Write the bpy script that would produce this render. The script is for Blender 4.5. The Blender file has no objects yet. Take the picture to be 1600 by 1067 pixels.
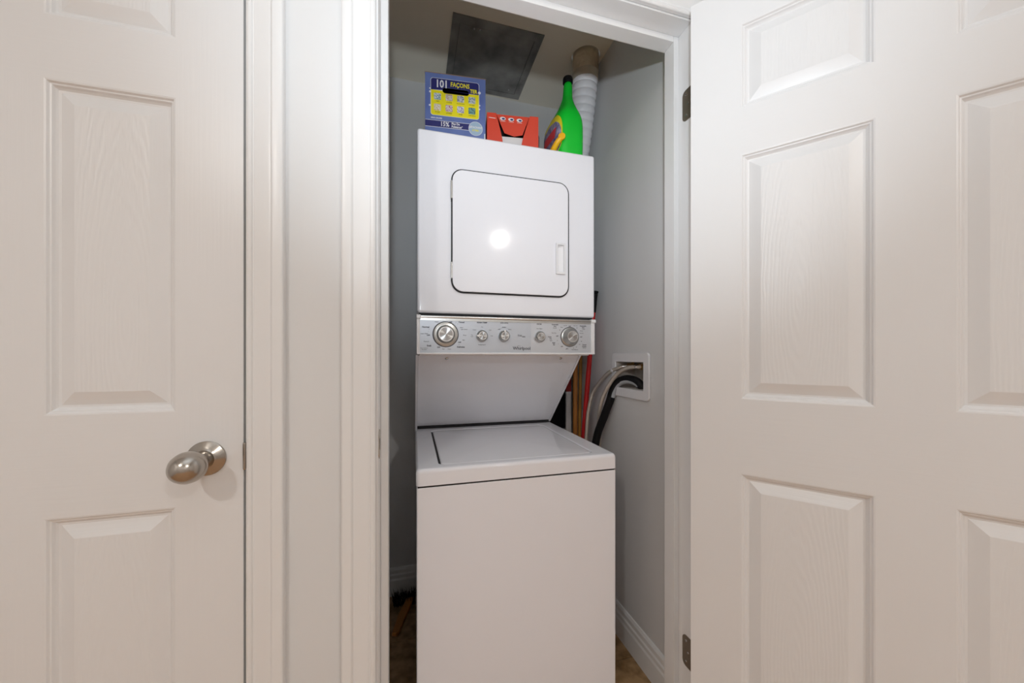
import bpy, bmesh, math, random
from mathutils import Matrix, Vector
random.seed(7)
sc = bpy.context.scene
C = sc.collection

# ------------------------------------------------------------------ camera
cam_d = bpy.data.cameras.new('camera')
cam = bpy.data.objects.new('camera', cam_d); C.objects.link(cam)
cam.location = (0, 0, 1.12)
cam.rotation_euler = (math.radians(90), 0, math.radians(-15.4))
cam_d.sensor_width = 36.0
cam_d.lens = 562.0 / 1600.0 * 36.0
cam_d.shift_y = 21.5 / 1600.0
cam_d.clip_start = 0.02
sc.camera = cam

# ------------------------------------------------------------------ world, light, exposure
w = bpy.data.worlds.new('world'); sc.world = w; w.use_nodes = True
w.node_tree.nodes['Background'].inputs[0].default_value = (0.80, 0.86, 1.0, 1)
w.node_tree.nodes['Background'].inputs[1].default_value = 0.3
vs = sc.view_settings
vs.view_transform = 'Standard'; vs.look = 'None'; vs.gamma = 1.0; vs.use_curve_mapping = False
vs.exposure = 0.0
FLASH_W, BOUNCE_W, LAMP_E = 36.0, 44.0, 790.0
# the photographer's flash, standing just above the lens
fl = bpy.data.lights.new('camera_flash', 'SPOT'); fl.energy = FLASH_W; fl.color = (0.82, 0.92, 1.0)
fl.spot_size = math.radians(102); fl.spot_blend = 1.0; fl.shadow_soft_size = 0.028
flo = bpy.data.objects.new('camera_flash', fl); C.objects.link(flo)
flo.location = (-0.010, -0.16, 1.42)
flo.rotation_euler = (math.radians(120), 0, math.radians(-20))

sc.cycles.max_bounces = 8; sc.cycles.diffuse_bounces = 5; sc.cycles.glossy_bounces = 4; sc.cycles.transmission_bounces = 6

# the same flash head's light thrown at the ceiling
fb2 = bpy.data.lights.new('ceiling_bounce_flash', 'SPOT'); fb2.energy = BOUNCE_W; fb2.color = (0.76, 0.90, 1.0)
fb2.spot_size = math.radians(110); fb2.spot_blend = 1.0; fb2.shadow_soft_size = 0.028
fbo = bpy.data.objects.new('ceiling_bounce_flash', fb2); C.objects.link(fbo)
fbo.location = (0.0, -0.12, 1.44); fbo.rotation_euler = (math.radians(180), 0, 0)

# ------------------------------------------------------------------ materials
def nodes(m):
    return m.node_tree.nodes, m.node_tree.links
def mat(name, col, rough=0.5, metal=0.0, coat=0.0, bump=None, var=None, aniso=None, spec=0.5, trans=0.0, alpha=1.0, emit=None):
    """bump = (scale xyz, strength, distance, kind); var = (second colour, scale)"""
    m = bpy.data.materials.new(name); m.use_nodes = True
    n, l = nodes(m); b = n['Principled BSDF']
    b.inputs['Base Color'].default_value = (*col, 1)
    b.inputs['Roughness'].default_value = rough
    b.inputs['Metallic'].default_value = metal
    b.inputs['Coat Weight'].default_value = coat
    b.inputs['Coat Roughness'].default_value = 0.1
    b.inputs['Specular IOR Level'].default_value = spec
    b.inputs['Transmission Weight'].default_value = trans
    b.inputs['Alpha'].default_value = alpha
    if emit:
        b.inputs['Emission Color'].default_value = (*emit[0], 1); b.inputs['Emission Strength'].default_value = emit[1]
    tc = n.new('ShaderNodeTexCoord')
    if var:
        t = n.new('ShaderNodeTexNoise'); t.inputs['Scale'].default_value = var[1]; t.inputs['Detail'].default_value = 5
        l.new(tc.outputs['Object'], t.inputs['Vector'])
        r = n.new('ShaderNodeValToRGB'); r.color_ramp.elements[0].position = 0.38; r.color_ramp.elements[1].position = 0.66
        r.color_ramp.elements[0].color = (*col, 1); r.color_ramp.elements[1].color = (*var[0], 1)
        l.new(t.outputs['Fac'], r.inputs['Fac']); l.new(r.outputs['Color'], b.inputs['Base Color'])
    if bump:
        scl, st, dist, kind = bump
        mp = n.new('ShaderNodeMapping'); mp.inputs['Scale'].default_value = scl
        l.new(tc.outputs['Object'], mp.inputs['Vector'])
        if kind == 'wave':
            t = n.new('ShaderNodeTexWave'); t.wave_type = 'RINGS'; t.rings_direction = 'SPHERICAL'
            t.inputs['Scale'].default_value = 1.0; t.inputs['Distortion'].default_value = 5.0
            t.inputs['Detail'].default_value = 3; t.inputs['Detail Scale'].default_value = 1.6
            out = t.outputs['Fac']
        else:
            t = n.new('ShaderNodeTexNoise'); t.inputs['Scale'].default_value = 1.0; t.inputs['Detail'].default_value = 3
            out = t.outputs['Fac']
        l.new(mp.outputs[0], t.inputs['Vector'])
        bp = n.new('ShaderNodeBump'); bp.inputs['Strength'].default_value = st; bp.inputs['Distance'].default_value = dist
        l.new(out, bp.inputs['Height']); l.new(bp.outputs[0], b.inputs['Normal'])
    if aniso:
        b.inputs['Anisotropic'].default_value = aniso
        tg = n.new('ShaderNodeTangent'); tg.direction_type = 'RADIAL'; tg.axis = 'Y'
        l.new(tg.outputs[0], b.inputs['Tangent'])
    return m

M = {}
PAINT = (0.80, 0.80, 0.805)
M['trim'] = mat('trim_paint', (0.82, 0.82, 0.82), 0.32)
M['grain_v'] = mat('door_paint_upright_grain', PAINT, 0.36, bump=((150, 150, 5), 0.34, 0.0006, 'noise'))
M['grain_h'] = mat('door_paint_level_grain', PAINT, 0.36, bump=((5, 150, 150), 0.34, 0.0006, 'noise'))
M['grain_c'] = mat('door_paint_cathedral_grain', PAINT, 0.34, bump=((46, 20, 7.0), 0.30, 0.0007, 'wave'))
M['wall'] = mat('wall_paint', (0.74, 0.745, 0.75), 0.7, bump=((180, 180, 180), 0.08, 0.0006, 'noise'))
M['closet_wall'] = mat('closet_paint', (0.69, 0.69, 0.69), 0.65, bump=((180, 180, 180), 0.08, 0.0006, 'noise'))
M['ceil'] = mat('ceiling_paint', (0.88, 0.83, 0.71), 0.85, bump=((120, 120, 120), 0.1, 0.001, 'noise'))
M['hall_ceil'] = mat('hall_ceiling_paint', (0.84, 0.84, 0.83), 0.85)
M['wood_floor'] = mat('hall_floor_wood', (0.62, 0.38, 0.21), 0.4, var=((0.52, 0.30, 0.15), 6), bump=((4, 90, 4), 0.2, 0.001, 'noise'))
M['tile'] = mat('floor_tile', (0.46, 0.285, 0.14), 0.45, var=((0.24, 0.135, 0.05), 26), bump=((40, 40, 40), 0.15, 0.001, 'noise'))
M['grout'] = mat('grout', (0.34, 0.26, 0.18), 0.9, var=((0.28, 0.21, 0.15), 60))
M['enamel'] = mat('white_enamel', (0.83, 0.835, 0.88), 0.09, coat=0.0, spec=0.3)
M['enamel_dull'] = mat('white_enamel_panel', (0.90, 0.905, 0.95), 0.30)
M['white_plastic'] = mat('white_plastic', (0.78, 0.78, 0.80), 0.35)
M['gap'] = mat('rubber_and_gap_shade', (0.012, 0.012, 0.014), 0.8)  # rubber parts, and black standing in for shade in gaps and holes
M['fascia'] = mat('silver_fascia', (0.50, 0.53, 0.58), 0.38, metal=0.4, bump=((20, 900, 900), 0.06, 0.0003, 'noise'))
M['fascia_b'] = mat('silver_fascia_right', (0.56, 0.58, 0.62), 0.36, metal=0.4, bump=((20, 900, 900), 0.06, 0.0003, 'noise'))
M['chrome'] = mat('satin_metal', (0.62, 0.61, 0.59), 0.24, metal=1.0)
M['knob_side'] = mat('grey_metal_skirt', (0.50, 0.50, 0.485), 0.28, metal=0.9)
M['knob_face'] = mat('spun_metal_face', (0.44, 0.44, 0.44), 0.26, metal=1.0, aniso=0.96)
M['rim'] = mat('bright_rim', (0.85, 0.85, 0.85), 0.15, metal=1.0)
M['nickel'] = mat('satin_nickel', (0.46, 0.425, 0.385), 0.22, metal=1.0)
M['hinge'] = mat('aged_hinge', (0.27, 0.23, 0.18), 0.42, metal=0.85)
M['ink'] = mat('dark_print', (0.03, 0.03, 0.04), 0.6)
M['ink_light'] = mat('grey_print', (0.09, 0.09, 0.10), 0.6)
M['steel'] = mat('dark_galvanised_steel', (0.36, 0.35, 0.33), 0.38, metal=0.35, var=((0.15, 0.145, 0.14), 7))
M['duct'] = mat('white_duct_vinyl', (0.86, 0.86, 0.90), 0.42)
M['duct_band'] = mat('grey_duct_cuff', (0.52, 0.47, 0.39), 0.6)
M['foil'] = mat('foil_tape', (0.66, 0.58, 0.47), 0.30, metal=0.9, bump=((40, 40, 40), 0.9, 0.006, 'noise'))
M['braid'] = mat('braided_steel', (0.60, 0.54, 0.47), 0.40, metal=0.6, bump=((420, 420, 420), 0.9, 0.0015, 'noise'))
M['brass'] = mat('brass', (0.68, 0.48, 0.22), 0.28, metal=1.0)
M['black'] = mat('black_rubber', (0.006, 0.006, 0.007), 0.5, spec=0.2)
M['grey_plastic'] = mat('grey_plastic', (0.36, 0.38, 0.40), 0.45)
M['red'] = mat('red_lacquer', (0.58, 0.012, 0.014), 0.3)
M['dark_red'] = mat('dark_red_print', (0.32, 0.02, 0.02), 0.5)
M['stick'] = mat('brown_wood_stick', (0.50, 0.19, 0.035), 0.45, bump=((90, 90, 4), 0.25, 0.001, 'noise'))
M['stick2'] = mat('golden_wood_stick', (0.52, 0.25, 0.04), 0.45, bump=((90, 90, 4), 0.25, 0.001, 'noise'))
M['cream'] = mat('cream_plastic', (0.62, 0.58, 0.54), 0.5)
M['box_blue'] = mat('blue_card', (0.12, 0.17, 0.42), 0.38, var=((0.16, 0.23, 0.50), 9))
M['navy'] = mat('navy_print', (0.028, 0.030, 0.16), 0.38)
M['yellow'] = mat('yellow_print', (0.88, 0.78, 0.015), 0.4)
M['white_print'] = mat('white_print', (0.80, 0.80, 0.82), 0.4)
M['pale_blue'] = mat('pale_blue_print', (0.38, 0.52, 0.66), 0.4)
M['card'] = mat('brown_card', (0.32, 0.20, 0.12), 0.8)
M['orange_red'] = mat('red_card', (0.70, 0.065, 0.032), 0.42)
M['paper'] = mat('white_pack', (0.74, 0.72, 0.72), 0.6)
M['green'] = mat('green_plastic', (0.0, 0.56, 0.03), 0.42)
M['label'] = mat('purple_label_print', (0.09, 0.10, 0.22), 0.4, var=((0.38, 0.36, 0.50), 70))
M['label_yellow'] = mat('yellow_label_edge', (0.72, 0.62, 0.02), 0.4)
M['label_red'] = mat('red_label_print', (0.62, 0.04, 0.05), 0.4)
M['orange'] = mat('amber_plastic', (0.90, 0.48, 0.01), 0.4)
M['clear'] = mat('clear_plastic', (0.75, 0.77, 0.80), 0.15, trans=0.85)
M['shade'] = mat('lamp_glass', (0.9, 0.85, 0.75), 0.4, emit=((1.0, 0.955, 0.90), LAMP_E))
ICON = [mat('icon_print_%d' % i, a, 0.4, var=(b, 260)) for i, (a, b) in enumerate([
    ((0.75, 0.75, 0.78), (0.05, 0.25, 0.30)), ((0.72, 0.70, 0.66), (0.45, 0.30, 0.20)),
    ((0.70, 0.70, 0.75), (0.12, 0.16, 0.20)), ((0.72, 0.74, 0.76), (0.10, 0.20, 0.22)),
    ((0.78, 0.76, 0.72), (0.60, 0.45, 0.10)), ((0.78, 0.75, 0.75), (0.40, 0.04, 0.12)),
    ((0.76, 0.76, 0.80), (0.15, 0.12, 0.30)), ((0.20, 0.42, 0.38), (0.03, 0.06, 0.10))])]

# ------------------------------------------------------------------ helpers
ROOT = {}
def link(o):
    C.objects.link(o); return o
def tag(o, label=None, cat=None, group=None, kind=None):
    if label: o['label'] = label
    if cat: o['category'] = cat
    if group: o['group'] = group
    if kind: o['kind'] = kind
    return o
def thing(name, label, cat, loc=(0, 0, 0), rotz=0.0, group=None, kind=None):
    o = link(bpy.data.objects.new(name, None)); o.empty_display_size = 0.05
    o.location = loc; o.rotation_euler = (0, 0, rotz)
    ROOT[o.name] = Matrix.Translation(loc) @ Matrix.Rotation(rotz, 4, 'Z')
    return tag(o, label, cat, group, kind)
def root_of(o):
    while o.parent: o = o.parent
    return o
def smooth(me, ang=35):
    for p in me.polygons: p.use_smooth = True
    me.set_sharp_from_angle(angle=math.radians(ang))
def obj(name, me, m, parent=None, local=False, sm=True, ang=35):
    """world-space mesh -> ONE object; children are stored in the frame of their thing"""
    if parent is not None:
        r = ROOT.get(root_of(parent).name)
        if r is not None and not local: me.transform(r.inverted())
        loc = None
    else:
        xs = [v.co for v in me.vertices]
        lo = Vector((min(c.x for c in xs), min(c.y for c in xs), min(c.z for c in xs)))
        hi = Vector((max(c.x for c in xs), max(c.y for c in xs), max(c.z for c in xs)))
        loc = Vector(((lo.x + hi.x) / 2, (lo.y + hi.y) / 2, lo.z))
        me.transform(Matrix.Translation(-loc))
    if m is not None:
        for x in (m if isinstance(m, (list, tuple)) else [m]): me.materials.append(x)
    if sm: smooth(me, ang)
    me.name = name
    o = link(bpy.data.objects.new(name, me))
    if sm and name not in NO_WN:
        wn = o.modifiers.new('weighted_normal', 'WEIGHTED_NORMAL'); wn.keep_sharp = True; wn.weight = 100
    if parent is None:
        o.location = loc; ROOT[o.name] = Matrix.Translation(loc)
    else:
        o.parent = parent
    return o
def new_mesh(v, f):
    me = bpy.data.meshes.new('m'); me.from_pydata(v, [], f); me.update(); return me
def bm_mesh(bm):
    bmesh.ops.recalc_face_normals(bm, faces=bm.faces)
    me = bpy.data.meshes.new('m'); bm.to_mesh(me); bm.free(); return me
NO_WN = {'bottle_body', 'knob', 'flexible_hose', 'foil_collar', 'braided_sleeve', 'rubber_hose', 'bend_clip', 'label', 'label_picture', 'label_band', 'spout'}
def box(x0, x1, y0, y1, z0, z1, bev=0.0, seg=2):
    bm = bmesh.new()
    bmesh.ops.create_cube(bm, size=1)
    for v in bm.verts:
        v.co = Vector(((x0 + x1) / 2 + v.co.x * (x1 - x0), (y0 + y1) / 2 + v.co.y * (y1 - y0), (z0 + z1) / 2 + v.co.z * (z1 - z0)))
    if bev: bmesh.ops.bevel(bm, geom=bm.edges[:], offset=bev, segments=seg, profile=0.5, affect='EDGES')
    return bm_mesh(bm)
def merge(*ms):
    bm = bmesh.new()
    for m in ms: bm.from_mesh(m); bpy.data.meshes.remove(m)
    me = bpy.data.meshes.new('m'); bm.to_mesh(me); bm.free(); return me
def lathe(prof, origin, axis, n=32):
    """prof = [(distance along axis, radius)]"""
    ax = Vector(axis).normalized(); q = ax.to_track_quat('Z', 'Y').to_matrix()
    o = Vector(origin); v = []; f = []
    for d, r in prof:
        for k in range(n):
            a = 2 * math.pi * k / n
            v.append(o + q @ Vector((r * math.cos(a), r * math.sin(a), d)))
    for i in range(len(prof) - 1):
        for k in range(n):
            f.append((i * n + k, i * n + (k + 1) % n, (i + 1) * n + (k + 1) % n, (i + 1) * n + k))
    f.append(tuple(range(n - 1, -1, -1))); f.append(tuple(range((len(prof) - 1) * n, len(prof) * n)))
    bm = bmesh.new(); me = new_mesh(v, f); bm.from_mesh(me); bpy.data.meshes.remove(me)
    bmesh.ops.remove_doubles(bm, verts=bm.verts, dist=1e-6)
    return bm_mesh(bm)
def smooth_path(pts, n=8):
    P = [Vector(p) for p in pts]; P = [2 * P[0] - P[1]] + P + [2 * P[-1] - P[-2]]; out = []
    for i in range(1, len(P) - 2):
        for k in range(n):
            t = k / n; a, b, c, d = P[i - 1:i + 3]
            out.append(0.5 * ((2 * b) + (c - a) * t + (2 * a - 5 * b + 4 * c - d) * t * t + (3 * b - a - 3 * c + d) * t ** 3))
    return out + [P[-2]]
def tube(pts, rad, n=12, caps=True):
    """rad: number or function(i, length so far)"""
    P = [Vector(p) for p in pts]; v = []; f = []; up = None; L = 0
    for i, p in enumerate(P):
        t = (P[min(i + 1, len(P) - 1)] - P[max(i - 1, 0)]).normalized()
        if up is None: up = t.orthogonal().normalized()
        up = (up - t * up.dot(t)).normalized(); sd = t.cross(up)
        if i: L += (p - P[i - 1]).length
        r = rad(i, L) if callable(rad) else rad
        for k in range(n):
            a = 2 * math.pi * k / n
            v.append(p + (up * math.cos(a) + sd * math.sin(a)) * r)
    for i in range(len(P) - 1):
        for k in range(n):
            f.append((i * n + k, i * n + (k + 1) % n, (i + 1) * n + (k + 1) % n, (i + 1) * n + k))
    if caps:
        f.append(tuple(range(n - 1, -1, -1))); f.append(tuple(range((len(P) - 1) * n, len(P) * n)))
    bm = bmesh.new(); me = new_mesh(v, f); bm.from_mesh(me); bpy.data.meshes.remove(me)
    return bm_mesh(bm)
def rrect(x0, x1, y0, y1, r, n=6):
    out = []
    for cx, cy, a0 in ((x1 - r, y1 - r, 0), (x0 + r, y1 - r, 90), (x0 + r, y0 + r, 180), (x1 - r, y0 + r, 270)):
        for k in range(n + 1):
            a = math.radians(a0 + 90 * k / n); out.append((cx + r * math.cos(a), cy + r * math.sin(a)))
    return out
def ellipse(cx, cy, rx, ry, n=28):
    return [(cx + rx * math.cos(2 * math.pi * k / n), cy + ry * math.sin(2 * math.pi * k / n)) for k in range(n)]
FRONT = Matrix(((1, 0, 0, 0), (0, 0, -1, 0), (0, 1, 0, 0), (0, 0, 0, 1)))      # x->X, y->Z, out->-Y
def sheet(loops, depth, mtx, bev=0.0):
    """flat outline (with holes) of real thickness; its outer face lies at +depth of the plane mtx"""
    cu = bpy.data.curves.new('c', 'CURVE'); cu.dimensions = '2D'; cu.fill_mode = 'BOTH'
    cu.extrude = max(depth / 2 - bev, 0.0); cu.bevel_depth = bev; cu.bevel_resolution = 2
    if bev: cu.offset = -bev
    for lp in loops:
        s = cu.splines.new('POLY'); s.points.add(len(lp) - 1); s.use_cyclic_u = True
        for p, q in zip(s.points, lp): p.co = (q[0], q[1], 0, 1)
    o = bpy.data.objects.new('c', cu)
    me = bpy.data.meshes.new_from_object(o); bpy.data.objects.remove(o); bpy.data.curves.remove(cu)
    me.transform(mtx @ Matrix.Translation((0, 0, depth / 2))); return me
def at_front(y): return Matrix.Translation((0, y, 0)) @ FRONT
def text(s, size, x, y, mtx, align='CENTER', depth=0.00015, shear=0.0, bold=0.0, sx=1.0):
    cu = bpy.data.curves.new('t', 'FONT'); cu.body = s; cu.size = size; cu.align_x = align; cu.align_y = 'CENTER'
    cu.extrude = depth; cu.shear = shear; cu.offset = bold; cu.resolution_u = 2
    o = bpy.data.objects.new('t', cu); me = bpy.data.meshes.new_from_object(o)
    bpy.data.objects.remove(o); bpy.data.curves.remove(cu)
    me.transform(mtx @ Matrix.Translation((x, y, depth)) @ Matrix.Diagonal((sx, 1, 1, 1))); return me
def prism(poly_yz, x0, x1, bev=0.0):
    n = len(poly_yz)
    v = [(x0, y, z) for y, z in poly_yz] + [(x1, y, z) for y, z in poly_yz]
    f = [tuple(range(n)), tuple(range(2 * n - 1, n - 1, -1))] + [(i, (i + 1) % n, n + (i + 1) % n, n + i) for i in range(n)]
    bm = bmesh.new(); me = new_mesh(v, f); bm.from_mesh(me); bpy.data.meshes.remove(me)
    bmesh.ops.recalc_face_normals(bm, faces=bm.faces)
    if bev: bmesh.ops.bevel(bm, geom=bm.edges[:], offset=bev, segments=2, profile=0.5, affect='EDGES')
    return bm_mesh(bm)

# ------------------------------------------------------------------ the setting
ZC = 2.42                      # ceilings
WY, WB = 0.85, 0.965           # hall wall: front face, closet-side face
HX0, HX1, HY0 = -1.9, 2.3, -2.15
LWX, RWX, BWY = -0.17, 0.80, 1.77
DL0, DL1 = -1.0535, -0.3290      # left doorway (jamb faces)
CL0, CL1 = -0.074, 0.766       # closet doorway (jamb faces)
HEAD = 2.070
def struct(o, label, cat): return tag(o, label, cat, kind='structure')

struct(obj('floor', box(HX0, HX1, HY0, WB, -0.05, 0.0), M['wood_floor']), 'brown wooden hall floor in front of the doors', 'floor')
struct(obj('ceiling', box(HX0, HX1, HY0, WY, ZC, ZC + 0.05), M['hall_ceil']), 'white hall ceiling above the doors', 'ceiling')
# front wall with its two doorways (jamb linings are 18 mm)
J = 0.018
wf = merge(box(HX0, DL0 - J, WY, WB, 0, ZC), box(DL1 + J, CL0 - J, WY, WB, 0, ZC), box(CL1 + J, HX1, WY, WB, 0, ZC),
           box(DL0 - J, DL1 + J, WY, WB, HEAD + J, ZC), box(CL0 - J, CL1 + J, WY, WB, HEAD + J, ZC))
struct(obj('wall_front', wf, M['wall'], sm=False), 'pale grey painted wall between the two white doors', 'wall')
struct(obj('wall_back', box(HX0, HX1, HY0 - 0.1, HY0, 0, ZC), M['wall']), 'pale hall wall facing the doors', 'wall')
struct(obj('wall_left', box(HX0 - 0.1, HX0, HY0, WB, 0, ZC), M['wall']), 'pale hall wall at the left end', 'wall')
struct(obj('wall_right', box(HX1, HX1 + 0.1, HY0, WB, 0, ZC), M['wall']), 'pale hall wall at the right end', 'wall')
# closet shell
fb = struct(obj('floor', box(LWX, RWX, WB, BWY, -0.05, -0.004), M['grout']), 'brown mottled tile floor inside the laundry closet', 'floor')
TS, G = 0.305, 0.004
tx = [0.655 - TS * k for k in (3, 2, 1, 0, -1)]
for i in range(len(tx) - 1):
    y = WB
    for y0, y1 in ((WB, 1.17), (1.17, 1.17 + TS), (1.17 + TS, BWY)):
        x0, x1 = max(tx[i], LWX), min(tx[i + 1], RWX)
        if x1 - x0 < 0.02: continue
        obj('tile', box(x0 + G / 2, x1 - G / 2, y0 + G / 2, y1 - G / 2, -0.0045, 0.0 + random.uniform(-0.0004, 0.0004), 0.0012), M['tile'], fb)
# closet ceiling with the round duct hole
DX, DY, DR = 0.727, 1.429, 0.058
ceil = sheet([[(LWX, WB), (RWX, WB), (RWX, BWY), (LWX, BWY)], ellipse(DX, DY, DR + 0.004, DR + 0.004, 40)], 0.05, Matrix.Translation((0, 0, ZC)))
struct(obj('ceiling', ceil, M['ceil'], sm=False), 'beige closet ceiling with metal hatch and round duct hole', 'ceiling')
struct(obj('wall_closet_back', box(LWX, RWX, BWY, BWY + 0.1, 0, ZC), M['closet_wall']), 'grey closet wall behind the stacked washer and dryer', 'wall')
struct(obj('wall_closet_left', box(LWX - 0.1, LWX, WB, BWY + 0.1, 0, ZC), M['closet_wall']), 'grey closet wall at the left of the washer', 'wall')
# right closet wall with the hole of the hose box:  plane x->Y, y->Z, outer face towards -X
SIDE = Matrix(((0, 0, -1, 0), (1, 0, 0, 0), (0, -1, 0, 0), (0, 0, 0, 1)))
def at_side(x): return Matrix.Translation((x, 0, 0)) @ Matrix(((0, 0, -1, 0), (-1, 0, 0, 0), (0, 1, 0, 0), (0, 0, 0, 1)))
def fy(lp): return [(-a, b) for a, b in lp]
HB = (1.113, 1.296, 0.992, 1.094)          # opening of the hose box: Y0, Y1, Z0, Z1
wr = sheet([fy([(WB, 0), (BWY, 0), (BWY, ZC), (WB, ZC)]), fy([(HB[0], HB[2]), (HB[1], HB[2]), (HB[1], HB[3]), (HB[0], HB[3])])], 0.10, at_side(RWX + 0.10))
struct(obj('wall_closet_right', wr, M['closet_wall'], sm=False), 'grey closet wall at the right with recessed hose box', 'wall')

# baseboards: profile (out from wall, height)
BP = [(0, 0), (0.014, 0), (0.014, 0.072), (0.011, 0.080), (0.0115, 0.094), (0.008, 0.100), (0.008, 0.116), (0.004, 0.126), (0, 0.128)]
bb = prism([(BWY - d, z) for d, z in BP], LWX, RWX)
struct(obj('baseboard_back', bb, M['trim'], ang=20), 'white moulded baseboard behind the washer', 'baseboard')
n = len(BP)
v = [(RWX - d, WB, z) for d, z in BP] + [(RWX - d, BWY - 0.015, z) for d, z in BP]
f = [tuple(range(n)), tuple(range(2 * n - 1, n - 1, -1))] + [(i, (i + 1) % n, n + (i + 1) % n, n + i) for i in range(n)]
bm = bmesh.new(); me = new_mesh(v, f); bm.from_mesh(me); bpy.data.meshes.remove(me)
struct(obj('baseboard_right', bm_mesh(bm), M['trim'], ang=20), 'white moulded baseboard at the right of the washer', 'baseboard')

# door casings: moulded profile (across from inner edge, projection)
CP = [(0, 0), (0, 0.0085), (0.0015, 0.0105), (0.005, 0.0122), (0.0095, 0.0115), (0.0118, 0.0088), (0.0135, 0.0086), (0.0165, 0.0102),
      (0.040, 0.0142), (0.0445, 0.0142), (0.0462, 0.0165), (0.049, 0.0185), (0.054, 0.0192), (0.0625, 0.0192), (0.0662, 0.0178), (0.068, 0.015), (0.068, 0)]
def casing(kind, a, b, rev=0.005):
    """kind: left / right / head leg of the opening a..b, mitred"""
    n = len(CP); xi0, xi1, zh = a - rev, b + rev, HEAD + rev; ends = [[], []]
    for u, p in CP:
        y = WY - p
        if kind == 'left': ends[0].append((xi0 - u, y, 0)); ends[1].append((xi0 - u, y, zh + u))
        if kind == 'right': ends[0].append((xi1 + u, y, 0)); ends[1].append((xi1 + u, y, zh + u))
        if kind == 'head': ends[0].append((xi0 - u, y, zh + u)); ends[1].append((xi1 + u, y, zh + u))
    f = [tuple(range(n)), tuple(range(2 * n - 1, n - 1, -1))] + [(i, (i + 1) % n, n + (i + 1) % n, n + i) for i in range(n)]
    bm = bmesh.new(); me = new_mesh(ends[0] + ends[1], f); bm.from_mesh(me); bpy.data.meshes.remove(me)
    return bm_mesh(bm)
def frame(name, label, a, b, stop_y):
    t = thing(name, label, 'door frame', ((a + b) / 2, WY, 0), kind='structure')
    for k in ('left', 'right', 'head'): obj('casing', casing(k, a, b), M['trim'], t, ang=24)
    e = 0.0015
    obj('jamb', box(a - J, a, WY + e, WB, 0, HEAD + J, 0.0012), M['trim'], t)
    obj('jamb', box(b, b + J, WY + e, WB, 0, HEAD + J, 0.0012), M['trim'], t)
    obj('jamb', box(a, b, WY + e, WB, HEAD, HEAD + J, 0.0012), M['trim'], t)
    s0, s1, th = stop_y, stop_y + 0.042, 0.0175
    obj('stop', box(a, a + th, s0, s1, 0, HEAD, 0.002), M['trim'], t)
    obj('stop', box(b - th, b, s0, s1, 0, HEAD, 0.002), M['trim'], t)
    obj('stop', box(a + th, b - th, s0, s1, HEAD - th, HEAD, 0.002), M['trim'], t)
    return t
tr1 = frame('trim_1', 'white moulded frame around the closed panelled door', DL0, DL1, WY + 0.040)
tr2 = frame('trim_2', 'white moulded frame around the open laundry closet', CL0, CL1, WY + 0.054)
# strike plates in the two frames
def screw_disc(y, z, x, r=0.0035): return lathe([(0, r), (0.0006, r), (0.0012, r * 0.6)], (x, y, z), (1, 0, 0), 12)
sp = obj('strike_plate', sheet([fy(rrect(0.853, 0.880, 0.886, 0.952, 0.013, 8)), fy(rrect(0.861, 0.873, 0.906, 0.932, 0.002))], 0.0016,
         Matrix.Translation((CL0, 0, 0)) @ Matrix(((0, 0, 1, 0), (-1, 0, 0, 0), (0, 1, 0, 0), (0, 0, 0, 1)))), M['nickel'], tr2)
obj('strike_hole', box(CL0 - 0.006, CL0 + 0.0006, 0.862, 0.872, 0.907, 0.931), M['gap'], sp)
obj('strike_lip', lathe([(0, 0.0028), (0.003, 0.0035), (0.052, 0.0035), (0.055, 0.0028)], (DL1 - 0.0005, WY - 0.0012, 0.888), (0, 0, 1), 12), M['nickel'], tr1)

# ------------------------------------------------------------------ panelled doors (local: x from hinge/latch edge, y 0 = seen face, +y thickness)
ROWS = ((0.235, 0.823), (1.010, 1.623), (1.739, 1.950))
PP = [(0, 0), (0.003, 0.0008), (0.0055, 0.0040), (0.008, 0.0046), (0.0105, 0.0082), (0.0135, 0.0108), (0.0175, 0.0112), (0.0205, 0.0098), (0.0385, 0.0030), (0.0420, 0.0020)]
def door_panel(x0, x1, z0, z1, T):
    v = []; f = []; mi = []
    for side in (0, 1):
        base = len(v)
        for u, d in PP:
            y = d if side == 0 else T - d
            v += [(x0 + u, y, z0 + u), (x1 - u, y, z0 + u), (x1 - u, y, z1 - u), (x0 + u, y, z1 - u)]
        for i in range(len(PP) - 1):
            for k in range(4):
                q = (base + i * 4 + k, base + i * 4 + (k + 1) % 4, base + (i + 1) * 4 + (k + 1) % 4, base + (i + 1) * 4 + k)
                f.append(q if side == 0 else q[::-1]); mi.append(1 if k in (0, 2) else 0)
        q = tuple(base + (len(PP) - 1) * 4 + k for k in range(4)); f.append(q if side == 0 else q[::-1]); mi.append(2)
    me = new_mesh(v, f)
    for p, m in zip(me.polygons, mi): p.material_index = m
    return me
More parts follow.
